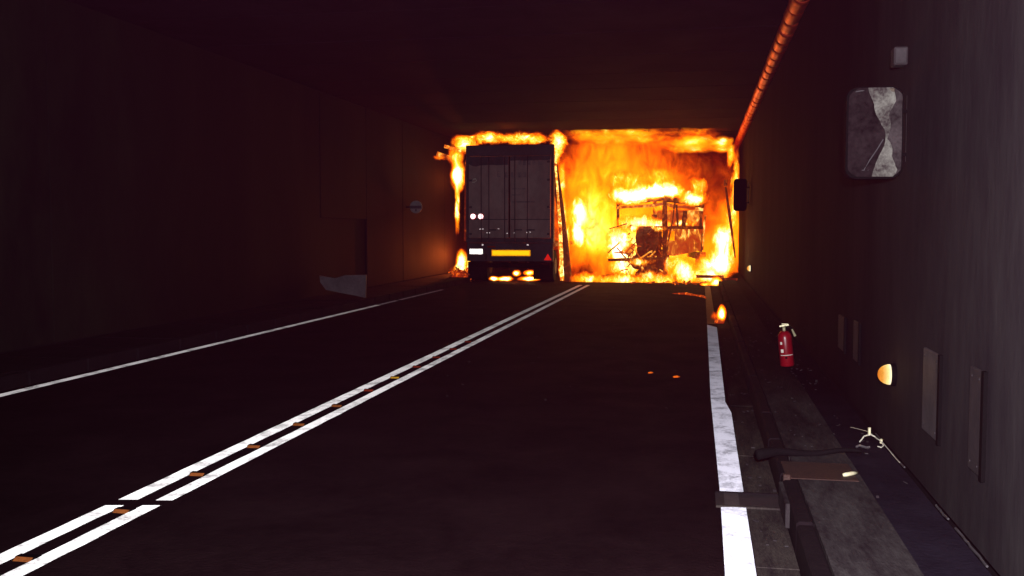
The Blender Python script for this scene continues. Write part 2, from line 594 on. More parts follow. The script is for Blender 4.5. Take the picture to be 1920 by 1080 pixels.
# right edge line: wide paint on the gutter side, in lengths
el = []
for (pts, sd) in (([(0.118, 2.0), (0.262, 2.0), (0.268, 5.74), (0.128, 5.715)], 1),
                  ([(0.128, 6.05), (0.268, 6.075), (0.272, 8.70), (0.232, 9.25), (0.235, 9.45), (0.104, 9.40)], 2),
                  ([(0.104, 9.425), (0.235, 9.475), (0.262, 16.2), (0.112, 16.6)], 3),):
    bm = bmesh.new()
    f = bm.faces.new([bm.verts.new((x, y, 0.010)) for x, y in pts])
    bmesh.ops.triangulate(bm, faces=[f])
    struct(obj('right_edge_line', bm, 'edge_paint'))
bm = bmesh.new()
stripe(bm, 0.112, 0.255, 16.7, 30, seed=9)
struct(obj('right_edge_line', bm, 'plate_dim'))

# gutter stones (0.27 .. 0.50) with a drain slot, kerb stones, walkway slabs, duct covers
walk = struct(thing('walkway', '', ''))
del walk['label'], walk['category']
g0 = B(0.272, 0.470, 0, 0.999, -0.3, 0.004)
gutter_me = obj('gutter_stone', g0, 'concrete', walk, bevel=0.002)
gm = gutter_me.data
gutter_me.location = (0, 4.74, 0)
for k in range(-6, 28):
    y = 4.74 + k
    if k in (0, 1):
        continue
    shared('gutter_stone', gm, walk, (rnd.uniform(-.002, .002), y if k < 1 else y + 0.34 - 0.0, rnd.uniform(-.003, .001)))
obj('gutter_stone', B(0.272, 0.470, 6.075, 7.075, -0.3, 0.003), 'concrete', walk, bevel=0.002)
# drain slot across the line and gutter
drain = thing('drain_slot', 'dark drain slot cutting across the white edge line and gutter', 'drain', (0, 5.73, 0))
obj('grate_frame', B(0.10, 0.470, 0.0, 0.030, 0.0, 0.014), 'concrete', drain, bevel=0.003)
obj('grate_frame', B(0.10, 0.470, 0.31, 0.33, 0.0, 0.014), 'soot_dim', drain, bevel=0.003)
obj('cover', B(0.10, 0.470, 0.032, 0.308, 0.0, 0.008), 'plate_dim', drain)
obj('paint_remnant', B(0.150, 0.235, 0.035, 0.305, 0.008, 0.0105), 'plate', drain)

km = obj('kerb_stone', B(0.474, 0.56, 0, 0.98, -0.3, 0.15), 'soot_dim', walk, bevel=0.012)
km.location = (0, 3.0, 0)
for k in range(1, 56):
    shared('kerb_stone', km.data, walk, (rnd.uniform(-.004, .004), 3.0 + k - (6 if k > 50 else 0) if k <= 50 else 3.0 - (k - 50), rnd.uniform(-.004, .004)))
sm = obj('walkway_slab', B(0.564, 0.93, 0, 0.999, -0.3, 0.15), 'slab', walk)
sm.location = (0, 3.45, 0)
for k in range(1, 56):
    y = 3.45 + k if k <= 50 else 3.45 - (k - 50)
    shared('walkway_slab', sm.data, walk, (rnd.uniform(-.003, .003), y, 0), (R(.13), 0, 0))
dm = obj('duct_cover', B(0.934, 1.215, 0, 0.4992, -0.3, 0.142), 'duct', walk)
dm.location = (0, 3.2, 0)
for k in range(1, 110):
    y = 3.2 + 0.5 * k if k < 100 else 3.2 - 0.5 * (k - 99)
    shared('duct_cover', dm.data, walk, (rnd.uniform(-.003, .003), y, 0), (R(.18), 0, 0))
# pale sealing bead where walkway meets the wall, broken in places
for (a, b_) in ((2.0, 4.35), (4.5, 5.05), (5.2, 5.45), (6.3, 7.3)):
    bm = bmesh.new()
    pts = [(1.224 + rnd.uniform(-.003, .003), a + (b_ - a) * i / 12, 0.150 + rnd.uniform(-.002, .002)) for i in range(13)]
    tube(bm, pts, 0.006, 5)
    obj('sealing_bead', bm, 'plate', walk)
# the left walkway
lw = struct(thing('left_walkway', '', ''))
del lw['label'], lw['category']
lk = obj('kerb_stone', B(-6.86, -6.724, 0, 0.98, -0.3, 0.14), 'soot_dim', lw, bevel=0.012)
lk.location = (0, 6, 0)
for k in range(1, 40):
    shared('kerb_stone', lk.data, lw, (rnd.uniform(-.005, .005), 6 + k, rnd.uniform(-.004, .004)))
ls = obj('walkway_slab', B(-7.99, -6.864, 0, 0.985, -0.3, 0.14), 'soot_dim', lw, bevel=0.006)
ls.location = (0, 6, 0)
for k in range(1, 40):
    shared('walkway_slab', ls.data, lw, (0, 6 + k, rnd.uniform(-.005, .002)))

# walls: a shell with lining panels
wr = struct(obj('right_wall', B(1.285, 1.7, Y0, Y1, -0.3, 4.7), 'soot_dim'))
pm = obj('wall_panel', B(0, 0.045, 0, 1.2494, 0.155, 4.49), 'wall_r', wr)
pm.location = (XR, 2.1, 0)
pm.rotation_euler = (0, 0, R(.10))
for k in range(1, 48):
    y = 2.1 + 1.25 * k if k < 44 else 2.1 - 1.25 * (k - 43)
    shared('wall_panel', pm.data, wr, (XR + rnd.uniform(-.0004, .0004), y, 0), (0, 0, R(.10 + rnd.uniform(-.02, .02))))
wl = struct(obj('left_wall', B(-8.5, -8.045, Y0, 20.2, -0.3, 4.7), 'soot_dim'))
obj('wall_shell', B(-8.5, -8.045, 23.3, Y1, -0.3, 4.7), 'soot_dim', wl)
obj('wall_shell', B(-8.5, -8.045, 20.2, 23.3, 1.81, 4.7), 'soot_dim', wl)
obj('niche_back', B(-8.6, -8.052, 20.1, 23.4, -0.3, 2.2), 'wall_l', wl)
pl = obj('wall_panel', B(-0.045, 0, 0, 1.496, 0.155, 4.49), 'wall_l', wl, bevel=0.002)
pl.location = (XL, 5.2, 0)
for k in range(1, 43):
    y = 5.2 + 1.5 * k
    if k in (10, 11):
        continue
    shared('wall_panel', pl.data, wl, (XL + rnd.uniform(-.005, .005), y, 0), (0, 0, R(rnd.uniform(-.3, .3))))
obj('wall_panel', B(XL - .045, XL, 20.22, 23.18, 1.81, 4.49), 'wall_l', wl, bevel=0.008)

# ceiling slabs
ce = struct(obj('ceiling', B(-8.5, 1.7, Y0, Y1, 4.7, 5.1), 'soot_dim'))
cm = obj('ceiling_slab', B(-8.0, 1.28, 0, 1.985, ZC, 4.69), 'ceiling', ce, bevel=0.008)
cm.location = (0, -3, 0)
for k in range(1, 37):
    shared('ceiling_slab', cm.data, ce, (0, -3 + 2 * k, rnd.uniform(0, .006)))

# red jointed pipe in the corner of ceiling and right wall
pipe = thing('ceiling_pipe', 'long red jointed pipe where the ceiling meets the right wall', 'pipe', (1.155, 0, 4.385))
secL = 0.70
bm = bmesh.new()
n = 20
rings = []
for (yy, r) in ((0.0, 0.098), (0.02, 0.114), (0.06, 0.118), (secL - 0.12, 0.118), (secL - 0.08, 0.114), (secL - 0.065, 0.080)):
    rings.append([bm.verts.new((math.cos(2 * math.pi * k / n) * r, yy, math.sin(2 * math.pi * k / n) * r)) for k in range(n)])
for a, b_ in zip(rings, rings[1:]):
    for k in range(n):
        bm.faces.new((a[k], a[(k + 1) % n], b_[(k + 1) % n], b_[k]))
bm.faces.new(rings[0])
bm.faces.new(rings[-1][::-1])
s0 = obj('pipe_section', bm, 'pipe', pipe, smooth=True)
s0.location = (0, 9, 0)
bm = bmesh.new()
tube(bm, [(0, secL - 0.07, 0), (0, secL + 0.005, 0)], 0.075, 16)
r0 = obj('joint_collar', bm, 'pipe_dark', pipe)
r0.location = (0, 9, 0)
for k in range(1, 60):
    shared('pipe_section', s0.data, pipe, (0, 9 + secL * k, rnd.uniform(-.004, .004)), (R(rnd.uniform(-.8, .8)), rnd.uniform(0, 6), R(rnd.uniform(-.8, .8))),
           (rnd.uniform(.96, 1.03), 1, rnd.uniform(.96, 1.03)))
    shared('joint_collar', r0.data, pipe, (0, 9 + secL * k, 0))

# ------------------------------------------------------------------ road studs between the two centre lines
ST = [4.205, 5.03, 5.881, 6.712, 7.539, 8.399, 9.262, 10.11, 10.95, 11.8, 12.65, 13.5]
LB = ['orange road stud nearest the camera, at the lower left corner between the near double lines',
      'orange road stud just nearer than the gap in the double line',
      'first orange road stud beyond the gap in the double line',
      'second orange road stud beyond the gap in the double line',
      'third road stud beyond the gap in the double line, dull orange',
      'fourth road stud beyond the gap, small and dull orange between the lines',
      'fifth road stud beyond the gap, a faint orange dash',
      'sixth road stud beyond the gap, yellower and brighter than its neighbours',
      'dull red road stud just beyond the yellow one in the double line',
      'second dull red road stud beyond the yellow one',
      'third dull red road stud beyond the yellow one',
      'farthest faint red road stud seen between the double lines']


def stud(y, lab, face):
    t = thing('road_stud', lab, 'road stud', (-3.18, y, 0.004), rnd.uniform(-.05, .05), 'road studs along the double centre line')
    bm = bmesh.new()
    prism(bm, [(-.045, 0), (.045, 0), (.02, .016), (-.02, .016)], 'x', -0.052, 0.052)
    obj('housing', bm, 'black', t)
    bm = bmesh.new()
    prism(bm, [(-.050, 0.001), (-.046, 0.001), (-.021, .015), (-.025, .015)], 'x', -0.046, 0.046)
    obj('reflector', bm, face, t)
    return t


for i, (y, lab) in enumerate(zip(ST, LB)):
    stud(y, lab, 'amber_bright' if i == 7 else ('amber' if i < 6 else 'lens_dark'))

# ------------------------------------------------------------------ right wall fittings
# half-dome escape lamps
def dome_lamp(loc, lab, r=0.066):
    t = thing('wall_lamp', lab, 'lamp', loc, 0, 'lit dome lamps low on the right wall')
    bm = bmesh.new()
    bmesh.ops.create_uvsphere(bm, u_segments=20, v_segments=12, radius=r)
    for v in bm.verts:
        v.co.x *= 1.15
    bmesh.ops.bisect_plane(bm, geom=bm.verts[:] + bm.edges[:] + bm.faces[:], plane_co=(0, 0, 0), plane_no=(1, 0, 0), clear_outer=True)
    bmesh.ops.holes_fill(bm, edges=[e for e in bm.edges if e.is_boundary])
    o = obj('lens', bm, 'lamp', t, smooth=False)
    for p in o.data.polygons:
        p.use_smooth = abs(p.normal.x) < 0.99
    bm = bmesh.new()
    tube(bm, [(0.002, 0, 0), (0.03, 0, 0)], r * 1.12, 20)
    obj('base_ring', bm, 'black', t)
    return t


dome_lamp((1.206, 6.72, 0.655), 'lit orange dome lamp low on the right wall, the large near one')
dome_lamp((1.200, 25.2, 0.60), 'tiny lit lamp low on the right wall close to the fire', 0.072)
light('lamp_light', 'POINT', (1.05, 6.70, 0.655), 0.5, (1, .5, .12), 0.02)

# pale hatch plates standing proud of the wall


def hatch(y0, y1, z0, z1, mat, lab, proud=0.014):
    t = thing('hatch_plate', lab, 'hatch', (XR, y0, z0), 0, 'pale hatch plates low on the right wall')
    L, H = y1 - y0, z1 - z0
    bm = B(-proud, 0.004, 0, L, 0, H)
    obj('plate', bm, mat, t, bevel=0.006)
    obj('edge_shade', B(-proud - .004, 0.003, -0.045, -0.004, -0.01, H + .004), 'black', t)  # black strip painting in the shaded thickness at the plate's near edge
    for (yy, zz) in ((0.04, 0.04), (L - 0.04, 0.04), (0.04, H - 0.04), (L - 0.04, H - 0.04)):
        bm = bmesh.new()
        tube(bm, [(-proud - .003, yy, zz), (-proud + .002, yy, zz)], 0.006, 8)
        obj('bolt', bm, 'plate_dim', t)
    return t


hatch(5.50, 5.86, 0.475, 0.935, 'plate', 'pale rectangular hatch plate on the right wall beside the lit dome lamp')
hatch(4.68, 4.88, 0.49, 0.965, 'plate_dim', 'narrow grey hatch plate on the right wall, nearest the frame edge')
hatch(8.98, 9.36, 0.52, 0.82, 'plate_dim', 'dim reddish hatch plate, farthest along the right wall')
hatch(8.18, 8.45, 0.53, 0.85, 'plate_dim', 'dim grey hatch plate on the wall between extinguisher and dome lamp')

# burnt sign box on its bracket


def sign_box(loc, lab, burnt=True):
    t = thing('sign_box', lab, 'sign box', loc, 0, 'rounded sign boxes projecting from the right wall')
    w, h, d = 0.335, 0.64, 0.13
    bm = bmesh.new()
    prism(bm, rrect(-w / 2, w / 2, -h / 2, h / 2, 0.065), 'y', 0.012, d)
    obj('housing', bm, 'black', t, bevel=0.004)
    if burnt:
        # face: warped sheet in three pieces
        def sheet(nm, fn_l, fn_r, mat, y0, amp, seed):
            bm = bmesh.new()
            NX, NZ = 12, 26
            V = {}
            for j in range(NZ + 1):
                z = -h / 2 + 0.012 + (h - 0.024) * j / NZ
                l, r = fn_l(z), fn_r(z)
                for i in range(NX + 1):
                    x = l + (r - l) * i / NX
                    q_ = mnoise.noise(Vector((x * 9 + seed, z * 7, seed))) * amp
                    q2 = mnoise.noise(Vector((x * 26 + seed, z * 22, seed))) * amp * 0.35
                    V[i, j] = bm.verts.new((x, y0 + q_ * 1.3 + q2 - 0.030 * (1 - (x / 0.17) ** 2), z))
            for j in range(NZ):
                for i in range(NX):
                    bm.faces.new((V[i, j], V[i + 1, j], V[i + 1, j + 1], V[i, j + 1]))
            return obj(nm, bm, mat, t, smooth=True)

        def edge(z):   # rounded ends
            k = max(0, abs(z) - (h / 2 - 0.075)) / 0.063
            return (w / 2 - 0.010) - 0.055 * k * k
        # tear line: from left-of-centre at the top swinging right to the waist and back down
        tear = lambda z: 0.008 + 0.055 * math.exp(-((z + 0.03) / 0.14) ** 2) - 0.055 * max(0, z / 0.32) + (-0.03 * max(0, -(z + .1) / 0.22))
        ragged = lambda z, s: 0.010 * mnoise.noise(Vector((s, z * 11, 0))) + 0.005 * mnoise.noise(Vector((s, z * 34, 3)))
        tear0 = tear
        tear = lambda z: tear0(z) + ragged(z, 1.5)
        tear_r = lambda z: tear0(z) + 0.014 + 0.130 * min(1, abs(z + 0.02) / 0.24) ** 1.3 + 1.8 * ragged(z, 6.1)
        sheet('dark_film', lambda z: -edge(z), tear, 'box_dark', -0.004, 0.010, 1)
        wt = sheet('white_strip', tear, lambda z: min(tear_r(z), edge(z) + 0.004), 'box_white', -0.012, 0.010, 2)
        sheet('smoked_panel', lambda z: min(tear_r(z) - 0.004, edge(z) - 0.003), edge, 'box_grey', 0.000, 0.010, 3)
        bm = bmesh.new()
        box(bm, -0.040, 0.105, -0.035, -0.018, h / 2 - 0.045, h / 2 - 0.015)
        rough_up(bm, 0.01, 9)
        obj('scorched_edge', bm, 'scorch', t, bevel=0.004)
        bm = bmesh.new()
        tube(bm, [(0.045, -0.034, -0.05), (0.01, -0.034, -0.12), (-0.03, -0.034, -0.19), (-0.065, -0.030, -0.265)], 0.004, 6)
        obj('crack_fold', bm, 'plate', t)
        bm = bmesh.new()
        tube(bm, [(-0.075, -0.026, -0.262), (-0.04, -0.030, -0.262), (-0.01, -0.026, -0.25)], 0.0045, 6)
        obj('crack_fold', bm, 'steel', t)
        bm = bmesh.new()
        tube(bm, [(-0.12, -0.022, 0.285), (-0.09, -0.026, 0.290), (-0.05, -0.022, 0.292)], 0.0045, 6)
        obj('crack_fold', bm, 'steel', t)
    else:
        bm = bmesh.new()
        prism(bm, rrect(-w / 2 + .02, w / 2 - .02, -h / 2 + .02, h / 2 - .02, 0.03), 'y', 0.0, 0.014)
        obj('face', bm, 'black', t)
    # bracket to the wall
    bm = bmesh.new()
    tube(bm, [(w / 2 + 0.035, 0.05, -0.20), (w / 2 + 0.035, 0.05, 0.26)], 0.010, 8)
    obj('bracket_tube', bm, 'steel', t)
    for z in (-0.15, 0.15):
        obj('bracket_arm', B(w / 2 - 0.005, w / 2 + 0.07, 0.035, 0.065, z - .012, z + .012), 'black', t)
    return t


sb = sign_box((1.045, 6.50, 2.185), 'scorched rounded sign box, its front torn into dark and white, high on the right wall')
sb.scale = (1.0, 1.0, 0.88)
so = sign_box((0.98, 26.5, 2.45), 'black silhouetted sign box on the right wall at the edge of the fire', False)
so.scale = (1.0, 1, 1.3)
t = thing('junction_box', 'small grey square junction box on the right wall above the scorched sign', 'box', (1.19, 6.50, 2.648))
obj('housing', B(-0.045, 0.036, -0.02, 0.10, -0.055, 0.055), 'plate_dim', t, bevel=0.006)
obj('cover', B(-0.038, 0.028, -0.026, -0.018, -0.047, 0.047), 'plate_dim', t, bevel=0.003)

# ------------------------------------------------------------------ fire extinguisher
t = thing('fire_extinguisher', 'red fire extinguisher standing on the right walkway against the dark', 'fire extinguisher', (0.905, 10.75, 0.151))
t.rotation_euler = (0, R(-6), 0)
bm = bmesh.new()
prof = [(0.0, 0.0), (0.066, 0.0), (0.072, 0.012), (0.072, 0.30), (0.066, 0.335), (0.045, 0.362), (0.022, 0.372), (0.0, 0.373)]
n = 24
rings = [[bm.verts.new((r * math.cos(2 * math.pi * k / n), r * math.sin(2 * math.pi * k / n), z)) for k in range(n)] for r, z in prof[1:-1]]
for a, b_ in zip(rings, rings[1:]):
    for k in range(n):
        bm.faces.new((a[k], a[(k + 1) % n], b_[(k + 1) % n], b_[k]))
bm.faces.new(rings[0][::-1])
bm.faces.new(rings[-1])
obj('cylinder', bm, 'red_paint', t, smooth=True)
bm = bmesh.new()
tube(bm, [(0, 0, 0.36), (0, 0, 0.415)], 0.017, 12)
obj('valve', bm, 'brass', t, smooth=True)
bm = bmesh.new()
bar(bm, (-0.045, -0.01, 0.425), (0.05, -0.01, 0.432), 0.022, 0.014)
bar(bm, (-0.02, -0.01, 0.447), (0.045, -0.01, 0.440), 0.02, 0.008)
obj('handle', bm, 'brass', t)
bm = bmesh.new()
tube(bm, [(0.02, -0.01, 0.40), (0.06, -0.01, 0.405), (0.085, -0.02, 0.385), (0.098, -0.02, 0.34)], 0.009, 8)
obj('hose', bm, 'rubber', t, smooth=True)
bm = bmesh.new()
tube(bm, [(0.078, -0.03, 0.385), (0.105, -0.03, 0.310)], 0.012, 8, radii=[0.008, 0.014])
obj('nozzle', bm, 'brass', t)


def wrap(name, a0, a1, z0, z1, mat, r=0.0735):
    bm = bmesh.new()
    k = 5
    A = [R(a0 + (a1 - a0) * i / k) for i in range(k + 1)]
    lo = [bm.verts.new((r * math.cos(a), r * math.sin(a), z0)) for a in A]
    hi = [bm.verts.new((r * math.cos(a), r * math.sin(a), z1)) for a in A]
    for i in range(k):
        bm.faces.new((lo[i], lo[i + 1], hi[i + 1], hi[i]))
    obj(name, bm, mat, t)


wrap('label', 222, 240, 0.235, 0.262, 'label')
wrap('label', 222, 246, 0.150, 0.185, 'label')
wrap('label', 215, 330, 0.118, 0.124, 'label')
wrap('pictogram', 255, 272, 0.085, 0.105, 'black')

# ------------------------------------------------------------------ litter on the walkway
bm = bmesh.new()
pts, rad = [], []
for i in range(22):
    u = i / 21
    pts.append((0.36 + 0.66 * u, 6.36 + 0.20 * u + 0.05 * math.sin(u * 3), 0.175 + 0.012 * math.sin(u * 9)))
    rad.append(0.030 - 0.019 * u + 0.006 * math.exp(-((u - .08) / .08) ** 2))
tube(bm, pts, 0.02, 10, radii=rad)
tag(obj('charred_pole', bm, 'rubber', smooth=True), 'thin charred black pole lying across the kerb and walkway', 'pole')

t = thing('wire_tangle', 'pale twisted bare wires with clips near the foot of the right wall', 'wire', (1.10, 6.95, 0.152))


def wire(nm, pts, r=0.003, mat='wire'):
    bm = bmesh.new()
    P = []
    for a, b_ in zip(pts, pts[1:]):
        for i in range(5):
            P.append(Vector(a).lerp(Vector(b_), i / 5) + Vector((rnd.uniform(-1, 1), rnd.uniform(-1, 1), rnd.uniform(-1, 1))) * .0015)
    P.append(Vector(pts[-1]))
    tube(bm, P, r, 5)
    return obj(nm, bm, mat, t)


wire('wire', [(-0.03, .45, .02), (0.01, .20, .05), (0.03, .02, .075)], .0025)
wire('wire', [(-0.045, -.06, .02), (-0.01, -.02, .055), (0.035, 0, .06), (.06, -.02, .05), (0.085, -.08, .035)], .0045)
wire('wire', [(0.085, -.08, .035), (0.095, -.13, .02), (0.075, -.17, .012), (0.055, -.15, .015)], .0035)
wire('wire', [(0.04, .05, .06), (0.09, -.15, .035), (0.115, -.42, .005), (.118, -.55, .004)], .0025)
wire('clip', [(0.025, .0, .062), (0.025, .0, .108)], .010, 'cream')
wire('clip', [(0.085, -.09, .025), (0.087, -.09, .05)], .009, 'cream')
wire('crushed_foil', [(-0.085, -.16, .006), (-0.06, -.15, .016), (-0.02, -.16, .006), (.005, -.16, .01)], .008, 'steel')

bm = bmesh.new()
tube(bm, [(0.825, 5.97, 0.163), (0.84, 5.975, 0.166), (0.88, 6.01, 0.167), (0.918, 6.05, 0.163)], 0.011, 9, radii=[.010, .013, .012, .009])
tag(obj('cartridge', bm, 'cream', smooth=True), 'short cream plastic stub lying on the walkway slab', 'debris')

t = thing('kerb_cover', 'rust brown steel cover plate lying on the walkway edge above the gutter', 'plate', (0.50, 5.87, 0.153))
obj('plate', B(0.0, 0.40, 0.0, 0.42, 0.0, 0.006), 'rust', t, bevel=0.002)
obj('end_flange', B(-0.045, -0.018, -0.50, -0.02, -0.145, -0.012), 'slab', t, bevel=0.005)
obj('flange_cap', B(-0.02, 0.02, -0.03, 0.01, -0.02, 0.03), 'rust', t, bevel=0.004)

# small chips scattered on road and walkway: too many to count
bm = bmesh.new()
for i in range(260):
    if rnd.random() < 0.45:
        x, y, z = rnd.uniform(0.58, 1.2), rnd.uniform(5.5, 18), 0.152
    elif rnd.random() < 0.4:
        x, y, z = rnd.uniform(0.28, 0.46), rnd.uniform(5, 18), 0.006
    else:
        x, y, z = rnd.uniform(-2.8, 0.1), rnd.uniform(8, 27) , 0.006
    s = rnd.uniform(0.003, 0.011)
    vs = box(bm, -s, s, -s * rnd.uniform(.4, 2), s, 0, s * 0.6)
    mt = Matrix.Translation((x, y, z)) @ Matrix.Rotation(rnd.uniform(0, 6), 4, 'Z') @ Matrix.Rotation(rnd.uniform(-.6, .6), 4, 'X')
    for v in vs:
        v.co = mt @ v.co
tag(obj('rubble', bm, 'plate_dim'), 'fine pale chips scattered over road and walkway', 'rubble', kind='stuff')
for (x, y, lab, s) in ((-0.53, 10.98, 'small glowing ember on the road, the left one of the pair', .022),
                       (-0.245, 10.71, 'orange glowing ember on the road, the right one of the pair', .03)):
    bm = bmesh.new()
    bmesh.ops.create_icosphere(bm, subdivisions=2, radius=s)
    for v in bm.verts:
        v.co = Vector((v.co.x * 1.3, v.co.y, v.co.z * 0.4))
    rough_up(bm, 0.008, 40, x)
    o = obj('ember', bm, 'ember')
    o.location = (x, y, s * .35)
    tag(o, lab, 'ember')

# ------------------------------------------------------------------ left wall: fallen panel, round sign, embers by the wall
bm = bmesh.new()
poly = [(-7.79, 0.61), (-7.45, 0.56), (-7.22, 0.62), (-6.77, 0.633), (-6.79, 0.145), (-7.03, 0.20), (-7.32, 0.25), (-7.65, 0.33), (-7.76, 0.48)]
prism(bm, poly, 'y', 19.58, 19.64)
rough_up(bm, 0.03, 2.5)
o = obj('fallen_panel', bm, 'pale_panel', bevel=0.004)
tag(o, 'bent pale panel lying on the left walkway against the wall', 'panel')
t = thing('round_sign', 'small dim round sign with a dark band on the left wall', 'sign', (-7.72, 26.5, 2.171))
bm = bmesh.new()
prism(bm, circ(0, 0, 0.175, 24), 'y', 0, 0.02)
obj('disc', bm, 'sign_white', t)
obj('band', B(-0.17, 0.16, -0.006, -0.001, -0.045, 0.035), 'door_dark', t)
obj('emblem', B(-0.02, 0.02, -0.006, -0.001, -0.12, -0.06), 'door_dark', t)
obj('arm', B(-0.30, -0.16, 0.002, 0.022, -0.02, 0.02), 'black', t)

# ------------------------------------------------------------------ the burning lorry with closed rear doors (rear at y = 28.5)
T = thing('truck', 'box lorry seen from behind with grey rear doors and yellow plate, flames all round it', 'truck', (-5.49, 28.5, 0))
hw = 1.30


def part(nm, bm, mat, parent=None, **k):
    return obj(nm, bm, mat, parent if parent is not None else T, **k)


fr = part('rear_frame', B(-hw, hw, 0.03, 0.20, 3.68, 4.0), 'door_dark', bevel=0.012)
obj('corner_post', B(-hw, -hw + 0.085, 0.03, 0.22, 1.30, 3.678), 'door_dark', fr, bevel=0.008)
obj('corner_post', B(hw - 0.085, hw, 0.03, 0.22, 1.30, 3.678), 'door_dark', fr, bevel=0.008)
obj('sill', B(-hw, hw, 0.02, 0.22, 1.16, 1.298), 'door_dark', fr, bevel=0.008)
for s in (-1, 1):
    x0, x1 = (-1.212, -0.022) if s < 0 else (0.022, 1.212)
    d = part('rear_door', B(x0, x1, 0.0, 0.05, 1.302, 3.672), 'door', bevel=0.01)
    obj('door_seal', B(-0.018 if s < 0 else 0.004, -0.004 if s < 0 else 0.018, -0.004, 0.04, 1.31, 3.66), 'black', d)
    # recessed seams and stiffening ribs
    obj('seam_rail', B(x0 + 0.02, x1 - 0.02, -0.010, -0.001, 1.83, 1.855), 'door_dark', d)
    for xx in ((-0.83, -0.60, -0.13) if s < 0 else (0.17, 0.54)):
        bm = bmesh.new()
        tube(bm, [(xx, -0.030, 1.18), (xx, -0.030, 3.66)], 0.013, 8)
        rod = obj('locking_rod', bm, 'door_dark', d, smooth=True)
    for xx in ((-0.60,) if s < 0 else (0.17, 0.54)):
        obj('rod_handle', B(xx - 0.02 * s, xx + 0.22, -0.055, -0.034, 1.52, 1.555), 'door_dark', d, bevel=0.004)
    for zz in (1.42, 2.2, 2.98, 3.5):
        xx = x0 + 0.02 if s < 0 else x1 - 0.10
        obj('hinge', B(xx, xx + 0.08, -0.02, -0.001, zz - 0.03, zz + 0.03), 'door_dark', d, bevel=0.004)
    # scorched top of the doors
    for (a, z0) in ((0.0, 3.42),):
        bm = bmesh.new()
        pts = [(x0 + 0.004, 3.668)]
        k = 10
        for i in range(k + 1):
            pts.append((x0 + .004 + (x1 - x0 - .008) * i / k, z0 + 0.13 * mnoise.noise(Vector((x0 + i * .35, 2, 1))) + (0.12 if s > 0 else 0.0)))
        pts.append((x1 - 0.004, 3.668))
        prism(bm, pts, 'y', -0.003, -0.0005)
        obj('soot_film', bm, 'door_dark', d)
# faded print: only one letter can be read, the rest are worn bars
fc = bpy.data.curves.new('letter', 'FONT')
fc.body = 'E'
fc.size = 0.24
fc.extrude = 0.002
fo = bpy.data.objects.new('letter', fc)
COL.objects.link(fo)
dg = bpy.context.evaluated_depsgraph_get()
lm = bpy.data.meshes.new_from_object(fo.evaluated_get(dg))
bpy.data.objects.remove(fo)
lm.materials.clear()
lm.materials.append(M['print'])
lo = bpy.data.objects.new('letter', lm)
COL.objects.link(lo)
lo.parent = T
lo.rotation_euler = (R(90), 0, 0)
lo.location = (-0.37, -0.006, 3.08)
for (x0, x1, z, hh) in ((0.27, 0.36, 3.42, .13), (0.40, 0.49, 3.42, .13), (0.53, 0.62, 3.42, .13), (0.68, 0.77, 3.42, .13), (0.84, 0.95, 3.42, .13),
                        (-0.14, -0.05, 3.08, .15), (0.05, 0.13, 3.08, .15), (0.27, 0.36, 3.08, .15), (0.42, 0.50, 3.08, .15),
                        (0.08, 0.48, 2.68, .045), (0.08, 0.76, 2.30, .05), (0.90, 1.08, 2.95, .03), (0.08, 0.34, 2.50, .03)):
    bm = B(x0, x1, -0.004, -0.001, z - hh / 2 + .05, z + hh / 2 + .05)
    part('worn_print', bm, 'print')
# hooked pale mark on the left door
bm = bmesh.new()
tube(bm, [(-1.07, -0.008, 3.01), (-1.0, -0.008, 3.03), (-0.97, -0.008, 2.97), (-1.03, -0.008, 2.93), (-1.10, -0.008, 2.925)], 0.010, 5)
part('paint_mark', bm, 'label')
# two round reflectors on the left door
for x in (-1.075, -0.845):
    bm = bmesh.new()
    prism(bm, circ(x, 1.93, 0.088, 24), 'y', -0.024, -0.001)
    h_ = part('round_reflector', bm, 'red_reflector')
    bm = bmesh.new()
    prism(bm, circ(x, 1.93, 0.074, 24), 'y', -0.030, -0.0245)
    obj('lens', bm, 'white_reflector', h_)
for (x, z, w, hh) in ((-0.862, 1.56, .035, .022), (-0.785, 1.56, .040, .022), (-0.31, 1.57, .06, .012), (-0.66, 1.455, .03, .02), (-0.58, 1.455, .03, .02),
                      (0.52, 1.46, .03, .03), (0.62, 1.47, .03, .02), (-1.13, 1.505, .13, .012), (-0.79, 1.10, .04, .045), (0.55, 1.105, .05, .04), (0.15, 1.45, .03, .02), (-0.06, 1.44, .03, .02)):
    part('latch_pin', B(x - w / 2, x + w / 2, -0.05, -0.002, z - hh / 2, z + hh / 2), 'small_reflector' if w < .1 else 'steel', bevel=0.004)
# lower rear: cross member, plates, tail lights
part('tail_board', B(-hw + .02, hw - .02, 0.05, 0.16, 0.62, 1.155), 'door_dark', bevel=0.01)
part('under_run_bar', B(-hw + 0.1, hw - 0.1, 0.0, 0.10, 0.44, 0.58), 'black', bevel=0.012)
part('white_plate', B(-1.19, -0.805, 0.025, 0.048, 0.83, 0.98), 'white_plate', bevel=0.006)
yp = part('yellow_plate', B(-0.535, 0.62, 0.028, 0.048, 0.775, 0.955), 'yellow_rim', bevel=0.006)
obj('panel', B(-0.505, 0.59, 0.018, 0.026, 0.800, 0.932), 'yellow_plate', yp)
bm = bmesh.new()
prism(bm, [(1.02, 0.66), (1.24, 0.66), (1.13, 0.85)], 'y', 0.02, 0.048)
part('red_triangle', bm, 'red_reflector')
part('bracket', B(-0.74, -0.66, -0.01, 0.048, 0.66, 0.84), 'plate_dim', bevel=0.01)
part('tail_lamp', B(-0.66, -0.42, 0.02, 0.048, 1.02, 1.07), 'lens_dark', bevel=0.006)
for s in (-1, 1):
    bm = bmesh.new()
    bar(bm, (s * 0.42, 0.2, 0.95), (s * 0.42, 7.6, 0.95), 0.10, 0.22)
    part('chassis_rail', bm, 'char_dark')
